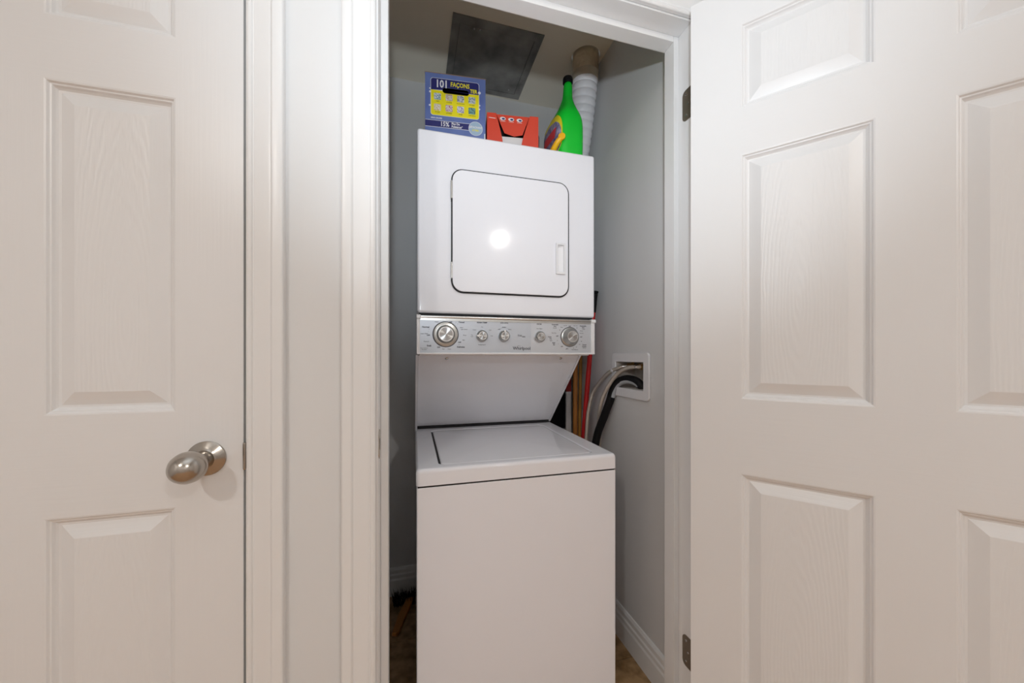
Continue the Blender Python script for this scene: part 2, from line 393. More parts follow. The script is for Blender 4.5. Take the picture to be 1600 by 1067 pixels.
def door_slab(W, cols, T, z0, z1):
    xs = [0]; zs = [z0]
    for a, b in cols: xs += [a, b]
    for a, b in ROWS: zs += [a, b]
    xs.append(W); zs.append(z1); v = []; f = []; mi = []
    def V(x, y, z): v.append((x, y, z)); return len(v) - 1
    for i in range(len(xs) - 1):
        for k in range(len(zs) - 1):
            if i % 2 == 1 and k % 2 == 1: continue
            hor = (k % 2 == 0 and 0 < i < len(xs) - 2)
            for y, flip in ((0, 0), (T, 1)):
                q = [V(xs[i], y, zs[k]), V(xs[i + 1], y, zs[k]), V(xs[i + 1], y, zs[k + 1]), V(xs[i], y, zs[k + 1])]
                f.append(q[::-1] if flip else q); mi.append(1 if hor else 0)
    for a, b in (((0, z0), (W, z0)), ((W, z0), (W, z1)), ((W, z1), (0, z1)), ((0, z1), (0, z0))):
        f.append([V(a[0], 0, a[1]), V(a[0], T, a[1]), V(b[0], T, b[1]), V(b[0], 0, b[1])]); mi.append(0)
    me = new_mesh(v, f)
    for p, m in zip(me.polygons, mi): p.material_index = m
    return me
GR = [M['grain_v'], M['grain_h'], M['grain_c']]
def build_door(t, W, cols, T=0.035):
    obj('slab', door_slab(W, cols, T, 0.012, 2.058), GR, t, local=True, sm=False)
    for a, b in cols:
        for z0, z1 in ROWS:
            me = door_panel(a, b, z0, z1, T)
            # shift the mesh so that the object's origin is at the panel: the grain then differs from panel to panel
            cx, cz = (a + b) / 2 + random.uniform(-0.02, 0.02), z0 + (z1 - z0) * random.uniform(0.25, 0.4)
            me.transform(Matrix.Translation((-cx, 0, -cz)))
            o = obj('panel', me, GR, t, local=True, ang=12); o.location = (cx, 0, cz)

# closed door at the left: seen face at y = WY + 0.002, latch edge at the right (x local 0 = left edge)
WL = 0.716
d1 = thing('door_1', 'closed white six-panel door with a satin nickel knob', 'door', (-0.333 - WL, WY + 0.002, 0), kind='structure')
build_door(d1, WL, ((0.102, 0.297), (0.405, 0.602)))
KX, KZ = -0.396, 0.915
KY = WY + 0.002
kn = obj('knob', lathe([(0.004, 0.0165), (0.020, 0.0140), (0.028, 0.0130), (0.033, 0.0150), (0.038, 0.0195), (0.045, 0.0245), (0.054, 0.0280), (0.063, 0.0290), (0.072, 0.0275),
                        (0.081, 0.0230), (0.087, 0.0172), (0.091, 0.0105), (0.0925, 0.004), (0.0927, 0.0)], (KX, KY, KZ), (0, -1, 0), 40), M['nickel'], d1, ang=60)
obj('rosette', lathe([(0, 0.0340), (0.0025, 0.0342), (0.004, 0.0330), (0.0095, 0.0225), (0.0125, 0.0185), (0.0130, 0.0)], (KX, KY, KZ), (0, -1, 0), 40), M['nickel'], kn, ang=30)

# open closet door: hinged at the right jamb, swung about 128 degrees into the hall
PHI = math.atan2(-0.782, 0.623)
d2 = thing('door_2', 'open white six-panel closet door swung out to the right', 'door', (0.7215, 0.806, 0), PHI, kind='structure')
WR = 0.820
build_door(d2, WR, ((0.1135, 0.3545), (0.4655, 0.7065)))
def hinge_leaf(z):
    lp = [(-0.855, z - 0.0445)] + [(-0.855, z + 0.0445)]
    y0, y1, r = 0.854, 0.8870, 0.014
    out = [(y0, z - 0.0445), (y1 - r, z - 0.0445)]
    out += [(y1 - r + r * math.sin(a), z - 0.0445 + r - r * math.cos(a)) for a in [math.pi / 2 * k / 6 for k in range(7)]]
    out += [(y1 - r + r * math.cos(a), z + 0.0445 - r + r * math.sin(a)) for a in [math.pi / 2 * k / 6 for k in range(7)]]
    out += [(y0, z + 0.0445)]
    return sheet([fy(out)], 0.0018, at_side(CL1))
for z in (1.846, 0.262):
    h = obj('hinge', hinge_leaf(z), M['hinge'], tr2)
    for k, (dy, dz) in enumerate(((0.872, -0.030), (0.864, 0.0), (0.872, 0.030))):
        obj('screw', lathe([(0, 0.0038), (0.0008, 0.0036), (0.0012, 0.002)], (CL1 - 0.0018, dy, z + dz), (-1, 0, 0), 12), M['chrome'], h)
    # knuckle and door leaf belong to the door
    obj('hinge_knuckle', lathe([(0, 0.004), (0.003, 0.0062), (0.086, 0.0062), (0.089, 0.004)], (0.7730, 0.8330, z - 0.0445), (0, 0, 1), 14), M['hinge'], d2)

# ------------------------------------------------------------------ stacked washer and dryer
A = thing('stacked_washer_dryer', 'white stacked washer and dryer with a silver control panel in the closet', 'washer dryer', (0.315, 1.36, 0))
WX0, WX1 = 0.0075, 0.6155
obj('washer_body', box(WX0 + 0.002, WX1 - 0.001, 1.002, 1.66, 0.075, 0.7620, 0.005, 3), M['enamel'], A)
obj('washer_plinth', box(WX0 + 0.02, WX1 - 0.02, 1.04, 1.64, 0.022, 0.078), M['gap'], A)
for x in (WX0 + 0.05, WX1 - 0.05):
    for y in (1.07, 1.60):
        obj('foot', lathe([(0, 0.018), (0.008, 0.018), (0.010, 0.008), (0.03, 0.008)], (x, y, 0.0005), (0, 0, 1), 16), M['gap'], A)
obj('washer_seam', box(WX0 + 0.005, WX1 - 0.005, 1.0035, 1.65, 0.757, 0.7680), M['gap'], A)
# washer top with a rim and the sunken lid well
LX0, LX1, LY0, LY1 = 0.071, 0.553, 1.032, 1.510
outer = rrect(WX0, WX1, 0.998, 1.665, 0.012, 5); inner = rrect(LX0, LX1, LY0, LY1, 0.022, 5)
nO = len(outer); V = []; F = []
rings = [(0, 0.7665, 0), (0, 0.800, 0), (0.0015, 0.8065, 0), (0.0045, 0.8105, 0), (0.009, 0.812, 0)]
cx0, cy0 = (WX0 + WX1) / 2, 1.33
def shrink(lp, d, x0, x1, y0, y1):
    cx, cy = (x0 + x1) / 2, (y0 + y1) / 2
    return [(cx + (x - cx) * ((x1 - x0) / 2 - d) / ((x1 - x0) / 2), cy + (y - cy) * ((y1 - y0) / 2 - d) / ((y1 - y0) / 2)) for x, y in lp]
for d, z, _ in rings: V += [(x, y, z) for x, y in shrink(outer, d, WX0, WX1, 0.998, 1.665)]
for d, z in ((-0.004, 0.812), (-0.0015, 0.8112), (0.0, 0.809), (0.0, 0.803)): V += [(x, y, z) for x, y in shrink(inner, d, LX0, LX1, LY0, LY1)]
tot = len(rings) + 4
for i in range(tot - 1):
    for k in range(nO):
        F.append((i * nO + k, i * nO + (k + 1) % nO, (i + 1) * nO + (k + 1) % nO, (i + 1) * nO + k))
F.append(tuple(range(nO - 1, -1, -1))); F.append(tuple(range((tot - 1) * nO, tot * nO)))
bm = bmesh.new(); me = new_mesh(V, F); bm.from_mesh(me); bpy.data.meshes.remove(me)
obj('washer_top', bm_mesh(bm), M['enamel'], A, ang=40)
# lid: slightly domed plate in the well, open gap along its left edge
def lid_mesh():
    x0, x1, y0, y1 = LX0 + 0.006, LX1 - 0.0025, LY0 + 0.002, LY1 - 0.003
    lp = rrect(x0, x1, y0, y1, 0.018, 5); V = []; F = []; n = len(lp)
    for d, z in ((0, 0.8035), (0, 0.8075), (0.0018, 0.8100), (0.006, 0.8112), (0.05, 0.8125), (0.12, 0.8138), (0.2, 0.8145)):
        V += [(x, y, z) for x, y in shrink(lp, d, x0, x1, y0, y1)]
    for i in range(6):
        for k in range(n): F.append((i * n + k, i * n + (k + 1) % n, (i + 1) * n + (k + 1) % n, (i + 1) * n + k))
    F.append(tuple(range(n - 1, -1, -1))); F.append(tuple(range(6 * n, 7 * n)))
    bm = bmesh.new(); me = new_mesh(V, F); bm.from_mesh(me); bpy.data.meshes.remove(me); return bm_mesh(bm)
obj('washer_lid', lid_mesh(), M['enamel'], A, ang=40)
obj('lid_gap_shade', box(LX0 + 0.0004, LX0 + 0.006, LY0 + 0.02, LY1 - 0.02, 0.8032, 0.8085), M['gap'], A)  # dark strip laid in the gap in place of its shade
# slanted panel under the dryer and its two side cheeks
sl = obj('slanted_panel', prism([(1.243, 1.119), (1.562, 0.820), (1.580, 0.820), (1.264, 1.119)], 0.017, 0.605, 0.0015), M['enamel_dull'], A)
obj('side_cheek', prism([(1.226, 1.121), (1.545, 0.790), (1.66, 0.790), (1.69, 1.121)], 0.0085, 0.0165, 0.001), M['enamel'], A)
obj('side_cheek', prism([(1.236, 1.121), (1.556, 0.815), (1.66, 0.815), (1.69, 1.121)], 0.6055, 0.6125, 0.001), M['enamel'], A)
obj('panel_gap', prism([(1.548, 0.8125), (1.660, 0.8125), (1.660, 0.825), (1.560, 0.825)], 0.018, 0.604), M['gap'], A)
obj('underside', box(0.02, 0.602, 1.16, 1.69, 1.119, 1.126), M['enamel_dull'], A)
for x in (0.112, 0.534):
    nrm = Vector((0, -0.684, -0.7295))
    c0 = Vector((x, 1.2535, 1.109))
    obj('screw', lathe([(0, 0.0058), (0.0018, 0.0056), (0.0034, 0.0035), (0.0036, 0)], c0, nrm, 16), M['chrome'], A)
# dryer cabinet
DX0, DX1, DYF = 0.0125, 0.6175, 1.143
obj('dryer_cabinet', box(DX0, DX1, DYF, 1.71, 1.2515, 1.822, 0.009, 4), M['enamel'], A)
# dryer door
g = obj('door_seal', sheet([rrect(0.1158, 0.5160, 1.3168, 1.7080, 0.037, 8)], 0.0060, at_front(DYF), 0.0008), M['gap'], A)
def dome_sheet(lp, x0, x1, z0, z1, y, prof):
    n = len(lp); V = []; F = []
    for d, p in prof: V += [(a, y - p, b) for a, b in shrink(lp, d, x0, x1, z0, z1)]
    for i in range(len(prof) - 1):
        for k in range(n): F.append((i * n + k, i * n + (k + 1) % n, (i + 1) * n + (k + 1) % n, (i + 1) * n + k))
    F.append(tuple(range((len(prof) - 1) * n, len(prof) * n)))
    bm = bmesh.new(); me = new_mesh(V, F); bm.from_mesh(me); bpy.data.meshes.remove(me); return bm_mesh(bm)
pk = rrect(0.4725, 0.4930, 1.4035, 1.4915, 0.002)
dd = obj('dryer_door', sheet([rrect(0.1195, 0.5120, 1.3210, 1.7045, 0.034, 8), pk], 0.0088, at_front(DYF), 0.0018), M['enamel'], A, ang=50)
FY = DYF - 0.0088
PYK = DYF - 0.0063
cup = [(0.4712, FY - 0.001, 1.4022), (0.4943, FY - 0.001, 1.4022), (0.4943, FY - 0.001, 1.4928), (0.4712, FY - 0.001, 1.4928),
       (0.4745, PYK, 1.4055), (0.4925, PYK - 0.002, 1.4055), (0.4925, PYK - 0.002, 1.4850), (0.4745, PYK, 1.4850)]
hn = obj('handle', sheet([rrect(0.4655, 0.5000, 1.3940, 1.5000, 0.003), rrect(0.4715, 0.4940, 1.4025, 1.4925, 0.002)], 0.0060, at_front(FY), 0.0012), M['white_plastic'], dd)
obj('finger_pocket', new_mesh(cup, [(0, 1, 5, 4), (1, 2, 6, 5), (2, 3, 7, 6), (3, 0, 4, 7), (4, 5, 6, 7)]), M['white_plastic'], dd, sm=False)
for z0, z1 in ((1.611, 1.668), (1.361, 1.413)):
    h = obj('door_hinge', lathe([(0, 0.0020), (0.001, 0.0032), (z1 - z0 - 0.001, 0.0032), (z1 - z0, 0.0020)], (0.1172, DYF - 0.0065, z0), (0, 0, 1), 12), M['chrome'], A)
    obj('hinge_leaf', box(0.1135, 0.1165, DYF - 0.0025, DYF, z0 - 0.002, z1 + 0.002, 0.0005), M['knob_side'], h)
    obj('hinge_pin', lathe([(0, 0.0026), (0.008, 0.0026), (0.009, 0.001)], (0.1172, DYF - 0.0065, z0 - 0.009), (0, 0, 1), 10), M['gap'], h)
# control panel
obj('upper_seam', box(0.020, 0.611, 1.150, 1.60, 1.242, 1.254), M['gap'], A)
PF = 1.1385                                   # face of the silver panel
obj('console_back', box(0.0145, 0.6120, PF + 0.003, 1.69, 1.1245, 1.2435, 0.002), M['white_plastic'], A)
obj('top_rail', box(0.022, 0.604, 1.1330, 1.160, 1.2355, 1.2425, 0.0022), M['chrome'], A)
obj('rail_shadow', box(0.022, 0.604, 1.1370, 1.150, 1.2280, 1.2365), M['knob_side'], A)
obj('bottom_rail', box(0.012, 0.6125, 1.1330, 1.160, 1.1225, 1.1285, 0.0022), M['white_plastic'], A)
for x0, x1 in ((0.0105, 0.0205), (0.5985, 0.6125)):
    obj('end_strip', box(x0, x1, 1.1340, 1.160, 1.1225, 1.2330, 0.0022), M['white_plastic'], A)
    obj('end_cap', box(x0 - 0.0005, x1 + 0.003, 1.1305, 1.160, 1.2325, 1.2445, 0.0025), M['white_plastic'], A)
fa = obj('control_panel', box(0.0200, 0.3790, PF, PF + 0.004, 1.1270, 1.2300), M['fascia'], A)
fb_ = obj('control_panel', box(0.3790, 0.5990, PF - 0.0003, PF + 0.004, 1.1270, 1.2300), M['fascia_b'], A)
def big_dial(x, z, rr, hgt, face, prof, parent):
    k = obj('dial', lathe([(0, rr), (0.002, rr), (0.003, rr * 0.97), (0.004, rr * 0.93), (0.0050, rr * prof), (hgt * 0.8, face * 1.16), (hgt - 0.001, face * 1.06), (hgt, face * 1.0)],
                          (x, PF, z), (0, -1, 0), 48), M['knob_side'], parent, ang=30)
    obj('dial_ring', sheet([ellipse(x, z, rr * 1.045, rr * 1.045, 48), ellipse(x, z, rr * 0.97, rr * 0.97, 48)], 0.0012, at_front(PF)), M['ink'], k)
    obj('face_rim', sheet([ellipse(x, z, face * 1.03, face * 1.03, 48), ellipse(x, z, face * 0.93, face * 0.93, 48)], 0.0012, at_front(PF - hgt)), M['rim'], k)
    obj('face', lathe([(0, face * 0.94), (0.0008, face * 0.93)], (x, PF - hgt, z), (0, -1, 0), 48), M['knob_face'], k)
    return k
big_dial(0.0985, 1.1855, 0.0385, 0.0150, 0.0220, 0.74, A)
big_dial(0.5190, 1.1830, 0.0325, 0.0250, 0.0180, 0.86, A)
def small_knob(x, z, ptr):
    r0 = 0.0185
    k = obj('selector_knob', lathe([(0, r0), (0.010, r0 * 0.97), (0.013, r0 * 0.86), (0.0165, r0 * 0.74), (0.0172, r0 * 0.70)], (x, PF, z), (0, -1, 0), 36), M['knob_side'], A, ang=30)
    obj('face_rim', sheet([ellipse(x, z, 0.0128, 0.0128, 36), ellipse(x, z, 0.0114, 0.0114, 36)], 0.0010, at_front(PF - 0.0172)), M['rim'], k)
    obj('face', lathe([(0, 0.0115), (0.0006, 0.0114)], (x, PF - 0.0172, z), (0, -1, 0), 36), M['knob_face'], k)
    if ptr is not None:
        c, s = math.cos(ptr), math.sin(ptr)
        p = [(x + c * a - s * b, z + s * a + c * b) for a, b in ((0.0115, -0.003), (0.0185, -0.0022), (0.0185, 0.0022), (0.0115, 0.003))]
        obj('pointer', sheet([p], 0.0014, at_front(PF - 0.0165)), M['rim'], k)
small_knob(0.2130, 1.1820, math.pi)
small_knob(0.2860, 1.1825, math.pi / 2)
small_knob(0.4095, 1.1820, None)
# lettering printed on the panel (x, z, words, size, bold)
TP = at_front(PF)
words_l = [
    (0.148, 1.2245, 'Casual', .0070, 1), (0.114, 1.2235, 'OFF', .0056, 1), (0.095, 1.2245, 'Light', .0040, 0), (0.071, 1.2235, 'Heavy', .0046, 0),
    (0.130, 1.2225, '\u2022', .0060, 1), (0.136, 1.2185, '\u2022', .0060, 1), (0.148, 1.2075, 'Heavy', .0042, 0), (0.156, 1.2020, 'Light Casual', .0042, 0),
    (0.158, 1.1835, 'Rinse', .0046, 0), (0.155, 1.1680, 'Spin', .0046, 0), (0.142, 1.1605, 'OFF', .0056, 1), (0.140, 1.1530, '\u2022', .0060, 1), (0.146, 1.1460, 'Delicates', .0066, 1),
    (0.110, 1.1395, 'Heavy', .0042, 0), (0.092, 1.1395, 'Spin', .0042, 0), (0.077, 1.1445, 'OFF', .0056, 1), (0.048, 1.1495, 'Soak', .0070, 1),
    (0.040, 1.1625, 'Prewash', .0048, 0), (0.046, 1.1815, 'OFF', .0056, 1), (0.034, 1.1865, 'Super Wash', .0044, 0), (0.046, 1.1935, '\u2022', .0050, 0),
    (0.048, 1.2005, '\u2022', .0060, 1), (0.038, 1.2070, 'Normal', .0070, 1), (0.0335, 1.1420, 'Fabric Softener', .0036, 0), (0.0335, 1.1375, 'Rinse/Spin', .0036, 0),
    (0.214, 1.2245, 'WASH TEMP', .0060, 1), (0.214, 1.2105, 'Hot', .0042, 0), (0.189, 1.2010, 'Warm', .0040, 0), (0.240, 1.2010, 'Cold', .0042, 0), (0.181, 1.1845, 'Tap', .0040, 0), (0.181, 1.1795, 'Cold', .0040, 0),
    (0.245, 1.1825, 'Cold', .0038, 0), (0.213, 1.1540, 'Temperature', .0046, 0),
    (0.288, 1.2250, 'SOIL LEVEL', .0056, 0), (0.287, 1.2115, 'Medium', .0042, 0), (0.270, 1.2045, 'Light', .0042, 0), (0.306, 1.2045, 'Heavy', .0042, 0),
    (0.340, 1.1840, 'TW', .0090, 0), (0.354, 1.1810, '5001', .0062, 0)]
words_r = [
    (0.408, 1.2240, 'DRYER', .0056, 1), (0.409, 1.2090, 'End of Signal', .0040, 0), (0.465, 1.2240, 'Automatic', .0058, 1), (0.465, 1.2180, 'Dry', .0058, 1), (0.464, 1.2125, 'Normal', .0040, 0),
    (0.569, 1.2215, 'Automatic', .0058, 1), (0.570, 1.2155, 'Dry', .0058, 1), (0.571, 1.2100, 'Casual', .0040, 0), (0.519, 1.2195, 'OFF', .0050, 1), (0.503, 1.2215, 'Less Dry', .0036, 0),
    (0.541, 1.2215, 'More Dry', .0036, 0), (0.489, 1.2155, 'Heavy', .0036, 0), (0.546, 1.2140, '\u2022', .0090, 1), (0.482, 1.2055, '\u2022', .0090, 1), (0.563, 1.2045, 'Energy', .0040, 0), (0.563, 1.1965, 'Less Dry', .0040, 0),
    (0.461, 1.1955, 'Very Dry', .0044, 0), (0.473, 1.1850, 'OFF', .0050, 1), (0.446, 1.1820, 'Damp', .0050, 1), (0.449, 1.1760, 'Dry', .0050, 1), (0.450, 1.1700, 'Signal', .0040, 0), (0.562, 1.1830, 'OFF', .0046, 1),
    (0.473, 1.1700, '10', .0040, 0), (0.460, 1.1615, 'Fluff', .0058, 1), (0.461, 1.1555, 'Air', .0058, 1), (0.477, 1.1590, '/', .0050, 0), (0.490, 1.1495, 'OFF', .0046, 1), (0.563, 1.1680, '80', .0040, 0),
    (0.556, 1.1575, '60', .0040, 0), (0.574, 1.1560, 'Timed', .0058, 1), (0.574, 1.1500, 'Drying', .0058, 1), (0.574, 1.1450, 'Minutes', .0036, 0), (0.544, 1.1485, '50', .0036, 0), (0.533, 1.1445, '40', .0036, 0),
    (0.538, 1.1390, 'Timed Minutes', .0040, 0), (0.512, 1.1415, '30', .0036, 0)]
for words, par in ((words_l, fa), (words_r, fb_)):
    for bold in (1, 0):
        ms = [text(s, size, x, z, at_front(PF - 0.0003), bold=0.03 * size if b else 0.012 * size) for x, z, s, size, b in words if b == bold]
        obj('lettering', merge(*ms), M['ink'] if bold else M['ink_light'], par, sm=False)['kind'] = 'stuff'
obj('brand_lettering', text('Whirlpool', .0145, 0.3470, 1.1425, at_front(PF - 0.0003), bold=0.0002), M['ink'], fa, sm=False)
swoosh = [(0.329, 1.1490), (0.336, 1.1518), (0.346, 1.1508), (0.336, 1.1510)]
obj('logo_swoosh', sheet([swoosh], 0.0003, at_front(PF - 0.0003)), M['ink'], fa, sm=False)
mk = [[(0.503, 1.1400), (0.509, 1.1445), (0.511, 1.1440), (0.506, 1.1400)]]
obj('dial_mark', sheet(mk, 0.0003, at_front(PF - 0.0005)), M['ink'], fb_, sm=False)

# ------------------------------------------------------------------ ceiling hatch and vent duct
H = thing('ceiling_hatch', 'dark galvanised steel access hatch set in the closet ceiling', 'hatch', (0.328, 1.555, ZC))
X0, X1, Y0, Y1 = 0.1465, 0.5155, 1.372, 1.752
down = Matrix(((1, 0, 0, 0), (0, -1, 0, 0), (0, 0, -1, ZC), (0, 0, 0, 1)))
obj('frame', sheet([fy([(Y0, X0), (Y1, X0), (Y1, X1), (Y0, X1)])and [(X0, -Y1), (X1, -Y1), (X1, -Y0), (X0, -Y0)], [(X0 + 0.030, -Y1 + 0.030), (X1 - 0.030, -Y1 + 0.030), (X1 - 0.030, -Y0 - 0.036), (X0 + 0.030, -Y0 - 0.036)]], 0.004, down), M['steel'], H, sm=False)
hd = obj('hatch_door', box(X0 + 0.0315, X1 - 0.0315, Y0 + 0.0375, Y1 - 0.0315, ZC - 0.0030, ZC + 0.004, 0.0008), M['steel'], H)
obj('hatch_seam_shade', box(X0 + 0.0290, X1 - 0.0290, Y0 + 0.0350, Y1 - 0.0290, ZC - 0.0012, ZC + 0.004), M['gap'], H)  # black plate behind the hatch door, painting the seam's shade
for a, b in ((0.235, 1.418), (0.258, 1.418), (0.452, 1.700)):
    obj('rivet', lathe([(0, 0.004), (0.001, 0.0035), (0.0014, 0.001)], (a, b, ZC - 0.0030), (0, 0, -1), 10), M['chrome'], hd)
D = thing('vent_duct', 'white ribbed flexible dryer duct rising into the closet ceiling', 'duct', (DX, DY, 1.55))
path = smooth_path([(0.695, 1.690, 1.60), (0.706, 1.625, 1.74), (0.715, 1.540, 1.92), (0.721, 1.485, 2.08), (0.725, 1.450, 2.23), (DX, 1.433, 2.326)], 44)
obj('flexible_hose', tube(path, lambda i, L: 0.0505 + 0.0042 * abs(math.sin(math.pi * L / 0.030)) ** 0.6, 28), M['duct'], D, ang=50)
obj('cuff', tube([(DX, 1.434, 2.316), (DX, 1.4335, 2.324), (DX, 1.432, 2.336), (DX, 1.430, 2.352)], lambda i, L: 0.0555, 32), M['duct_band'], D, ang=50)
pts = []; F = []; nk = 36
for i in range(8):
    z = 2.344 + i * 0.0135
    for k in range(nk):
        a = 2 * math.pi * k / nk; rr = 0.0560 + random.uniform(-0.0016, 0.0016)
        pts.append((DX + rr * math.cos(a), 1.430 - 0.001 * i / 7 + rr * math.sin(a), z))
for i in range(7):
    for k in range(nk): F.append((i * nk + k, i * nk + (k + 1) % nk, (i + 1) * nk + (k + 1) % nk, (i + 1) * nk + k))
obj('foil_collar', new_mesh(pts, F), M['foil'], D, ang=60)

# ------------------------------------------------------------------ hose box in the right wall, hoses
HBX = thing('hose_box', 'white plastic recessed washer hose box in the right closet wall', 'hose box', (RWX, 1.205, 0.955))
obj('flange', sheet([fy(rrect(1.080, 1.322, 0.957, 1.129, 0.016, 6)), fy([(HB[0], HB[2]), (HB[1], HB[2]), (HB[1], HB[3]), (HB[0], HB[3])])], 0.009, at_side(RWX), 0.003), M['white_plastic'], HBX)
e = 0.0006
y0, y1, z0, z1 = HB[0] + e, HB[1] - e, HB[2] + e, HB[3] - e
v = []
for x in (RWX - 0.001, RWX + 0.085): v += [(x, y0, z0), (x, y1, z0), (x, y1, z1), (x, y0, z1)]
obj('recess', new_mesh(v, [(0, 4, 5, 1), (1, 5, 6, 2), (2, 6, 7, 3), (3, 7, 4, 0), (4, 7, 6, 5)]), M['cream'], HBX, sm=False)
RIGHTF = Matrix(((0, 0, -1, RWX + 0.084), (-1, 0, 0, 0), (0, 1, 0, 0), (0, 0, 0, 1)))
for y in (1.172, 1.262):
    vb = obj('valve', lathe([(0, 0.012), (0.010, 0.012), (0.012, 0.009), (0.030, 0.009), (0.032, 0.013), (0.044, 0.013), (0.046, 0.008)], (RWX + 0.084, y, 1.075), (-1, 0, 0), 16), M['brass'], HBX)
    obj('valve_lever', box(RWX + 0.046, RWX + 0.054, y - 0.004, y + 0.004, 1.080, 1.0925, 0.001), M['brass'], vb)
# hoses: world points along each run
H1 = [(0.842, 1.262, 1.075), (0.822, 1.268, 1.076), (0.800, 1.2865, 1.068), (0.784, 1.335, 1.046), (0.772, 1.388, 1.002), (0.757, 1.4215, 0.9522), (0.742, 1.4342, 0.867), (0.730, 1.432, 0.742), (0.70, 1.425, 0.50), (0.66, 1.40, 0.25)]
H2 = [(0.842, 1.172, 1.075), (0.822, 1.182, 1.076), (0.800, 1.222, 1.071), (0.785, 1.2633, 1.0489), (0.770, 1.2941, 1.0114), (0.755, 1.3251, 0.9542), (0.749, 1.345, 0.895), (0.762, 1.376, 0.835), (0.775, 1.395, 0.765), (0.77, 1.40, 0.45), (0.75, 1.42, 0.2)]
h1 = smooth_path(H1, 10)
h2 = smooth_path(H2, 10)
for hp, lb in ((h1, 'braided steel water hose with a white tie, farther of the two at the hose box'), (h2, 'braided steel water hose, nearer of the two at the hose box')):
    t = thing('water_hose', lb, 'hose', tuple(hp[-1]), group='braided hoses at the hose box')
    obj('braided_sleeve', tube(hp[2:], 0.0082, 12), M['braid'], t, ang=80)
    d = (hp[4] - hp[0]).normalized()
    obj('crimp', lathe([(0, 0.0078), (0.002, 0.0085), (0.020, 0.0085), (0.022, 0.0072)], hp[7], (hp[12] - hp[7]), 14), M['chrome'], t)
    obj('coupling', lathe([(0, 0.0125), (0.003, 0.0135), (0.016, 0.0135), (0.018, 0.009)], hp[0], d, 6), M['brass'], t)
    if lb.startswith('braided steel water hose with'):
        c = hp[26]; dr = (hp[28] - hp[24]).normalized()
        obj('cable_tie', merge(lathe([(-0.004, 0.0078), (-0.003, 0.009), (0.003, 0.009), (0.004, 0.0078)], c, dr, 14), box(c.x - 0.012, c.x - 0.004, c.y - 0.012, c.y - 0.004, c.z - 0.003, c.z + 0.004, 0.001)), M['white_plastic'], t)
dr_pts = [(0.842, 1.160, 0.950), (0.838, 1.1813, 0.994), (0.828, 1.1991, 1.0196), (0.815, 1.2474, 1.0278), (0.800, 1.2875, 1.0114), (0.788, 1.3094, 0.9734), (0.779, 1.316, 0.9339), (0.768, 1.3374, 0.8729), (0.745, 1.3709, 0.755), (0.72, 1.39, 0.50), (0.69, 1.44, 0.28)]
CTR = Vector((0.800, 1.262, 0.955))
drp = smooth_path(dr_pts, 10)
t = thing('drain_hose', 'black rubber drain hose bent over a grey clip into the hose box', 'hose', tuple(drp[-1]))
obj('rubber_hose', tube(drp[10:], lambda i, L: 0.0145 + (0.0015 if L > 0.115 else 0.0), 18), M['black'], t, ang=60)
cl = [p + (CTR - p).normalized() * 0.0085 for p in drp[14:58]]
obj('bend_clip', tube(cl, 0.0118, 14), M['grey_plastic'], t, ang=60)

# ------------------------------------------------------------------ things leaning beside the machine
def pole(name, label, cat, p0, p1, r, m, caps=None, group='poles leaning beside the dryer'):
    t = thing(name, label, cat, p0, group=group)
    P0, P1 = Vector(p0), Vector(p1); L = (P1 - P0).length
    obj('handle', lathe([(0.0, r), (L - r * 1.0, r), (L - 0.3 * r, r * 0.75), (L, r * 0.2)], P0, P1 - P0, 18), m, t, ang=50)
    if caps:
        obj('grip', lathe([(0, r * 1.02), (0.002, r * 1.12), (0.075, r * 1.25), (0.082, r * 1.3), (0.084, r * 1.05), (0.088, r * 1.45), (0.095, r * 1.5), (0.097, r * 0.9)], P0 + (P1 - P0) * (1 - 0.088 / L), P1 - P0, 18), M['black'], t, ang=50)
    return t
b = pole('broom', 'bright red pole with a black grip leaning beside the dryer', 'broom', (0.707, 1.520, 0.09), (0.7822, 1.450, 1.398), 0.0108, M['red'], True)
obj('broom_head', prism([(1.475, 0.03), (1.565, 0.03), (1.560, 0.10), (1.480, 0.10)], 0.670, 0.745, 0.004), M['black'], b)
obj('bristles', prism([(1.480, 0.0005), (1.560, 0.0005), (1.555, 0.032), (1.485, 0.032)], 0.673, 0.742), M['cream'], b)
pole('mop_handle', 'reddish brown wooden pole next to the white and red strip', 'pole', (0.752, 1.590, 0.001), (0.7525, 1.585, 1.22), 0.0115, M['stick'])
pole('wooden_rod', 'thin golden brown wooden pole between the brown pole and the red pole', 'pole', (0.768, 1.600, 0.001), (0.7895, 1.600, 1.24), 0.0080, M['stick2'])
t = thing('packaged_strip', 'flat strip standing on end, red above and white below, beside the slanted panel', 'strip', (0.735, 1.64, 0.0))
obj('white_sleeve', box(0.728, 0.754, 1.635, 1.647, 0.001, 0.940, 0.001), M['paper'], t)
obj('red_sleeve', box(0.728, 0.754, 1.635, 1.647, 0.9405, 1.15, 0.001), M['dark_red'], t)
obj('stripe', box(0.7275, 0.7545, 1.6343, 1.6477, 0.930, 0.9405), M['white_print'], t)
t = thing('gap_shade_block', 'black shape added as shade in the gap behind the slanted panel', 'gap_shade_block', (0.69, 1.70, 0.0), )  # made-up black object, stands in for the shaded back of the gap
obj('shade_slab', prism([(1.690, 0.75), (1.712, 0.75), (1.745, 1.06), (1.690, 1.06)], 0.628, 0.775, 0.004), M['black'], t)
obj('handle', lathe([(0, 0.011), (0.745, 0.011), (0.75, 0.008)], (0.70, 1.705, 0.001), (0, 0, 1), 14), M['black'], t)  # post carrying the added black slab
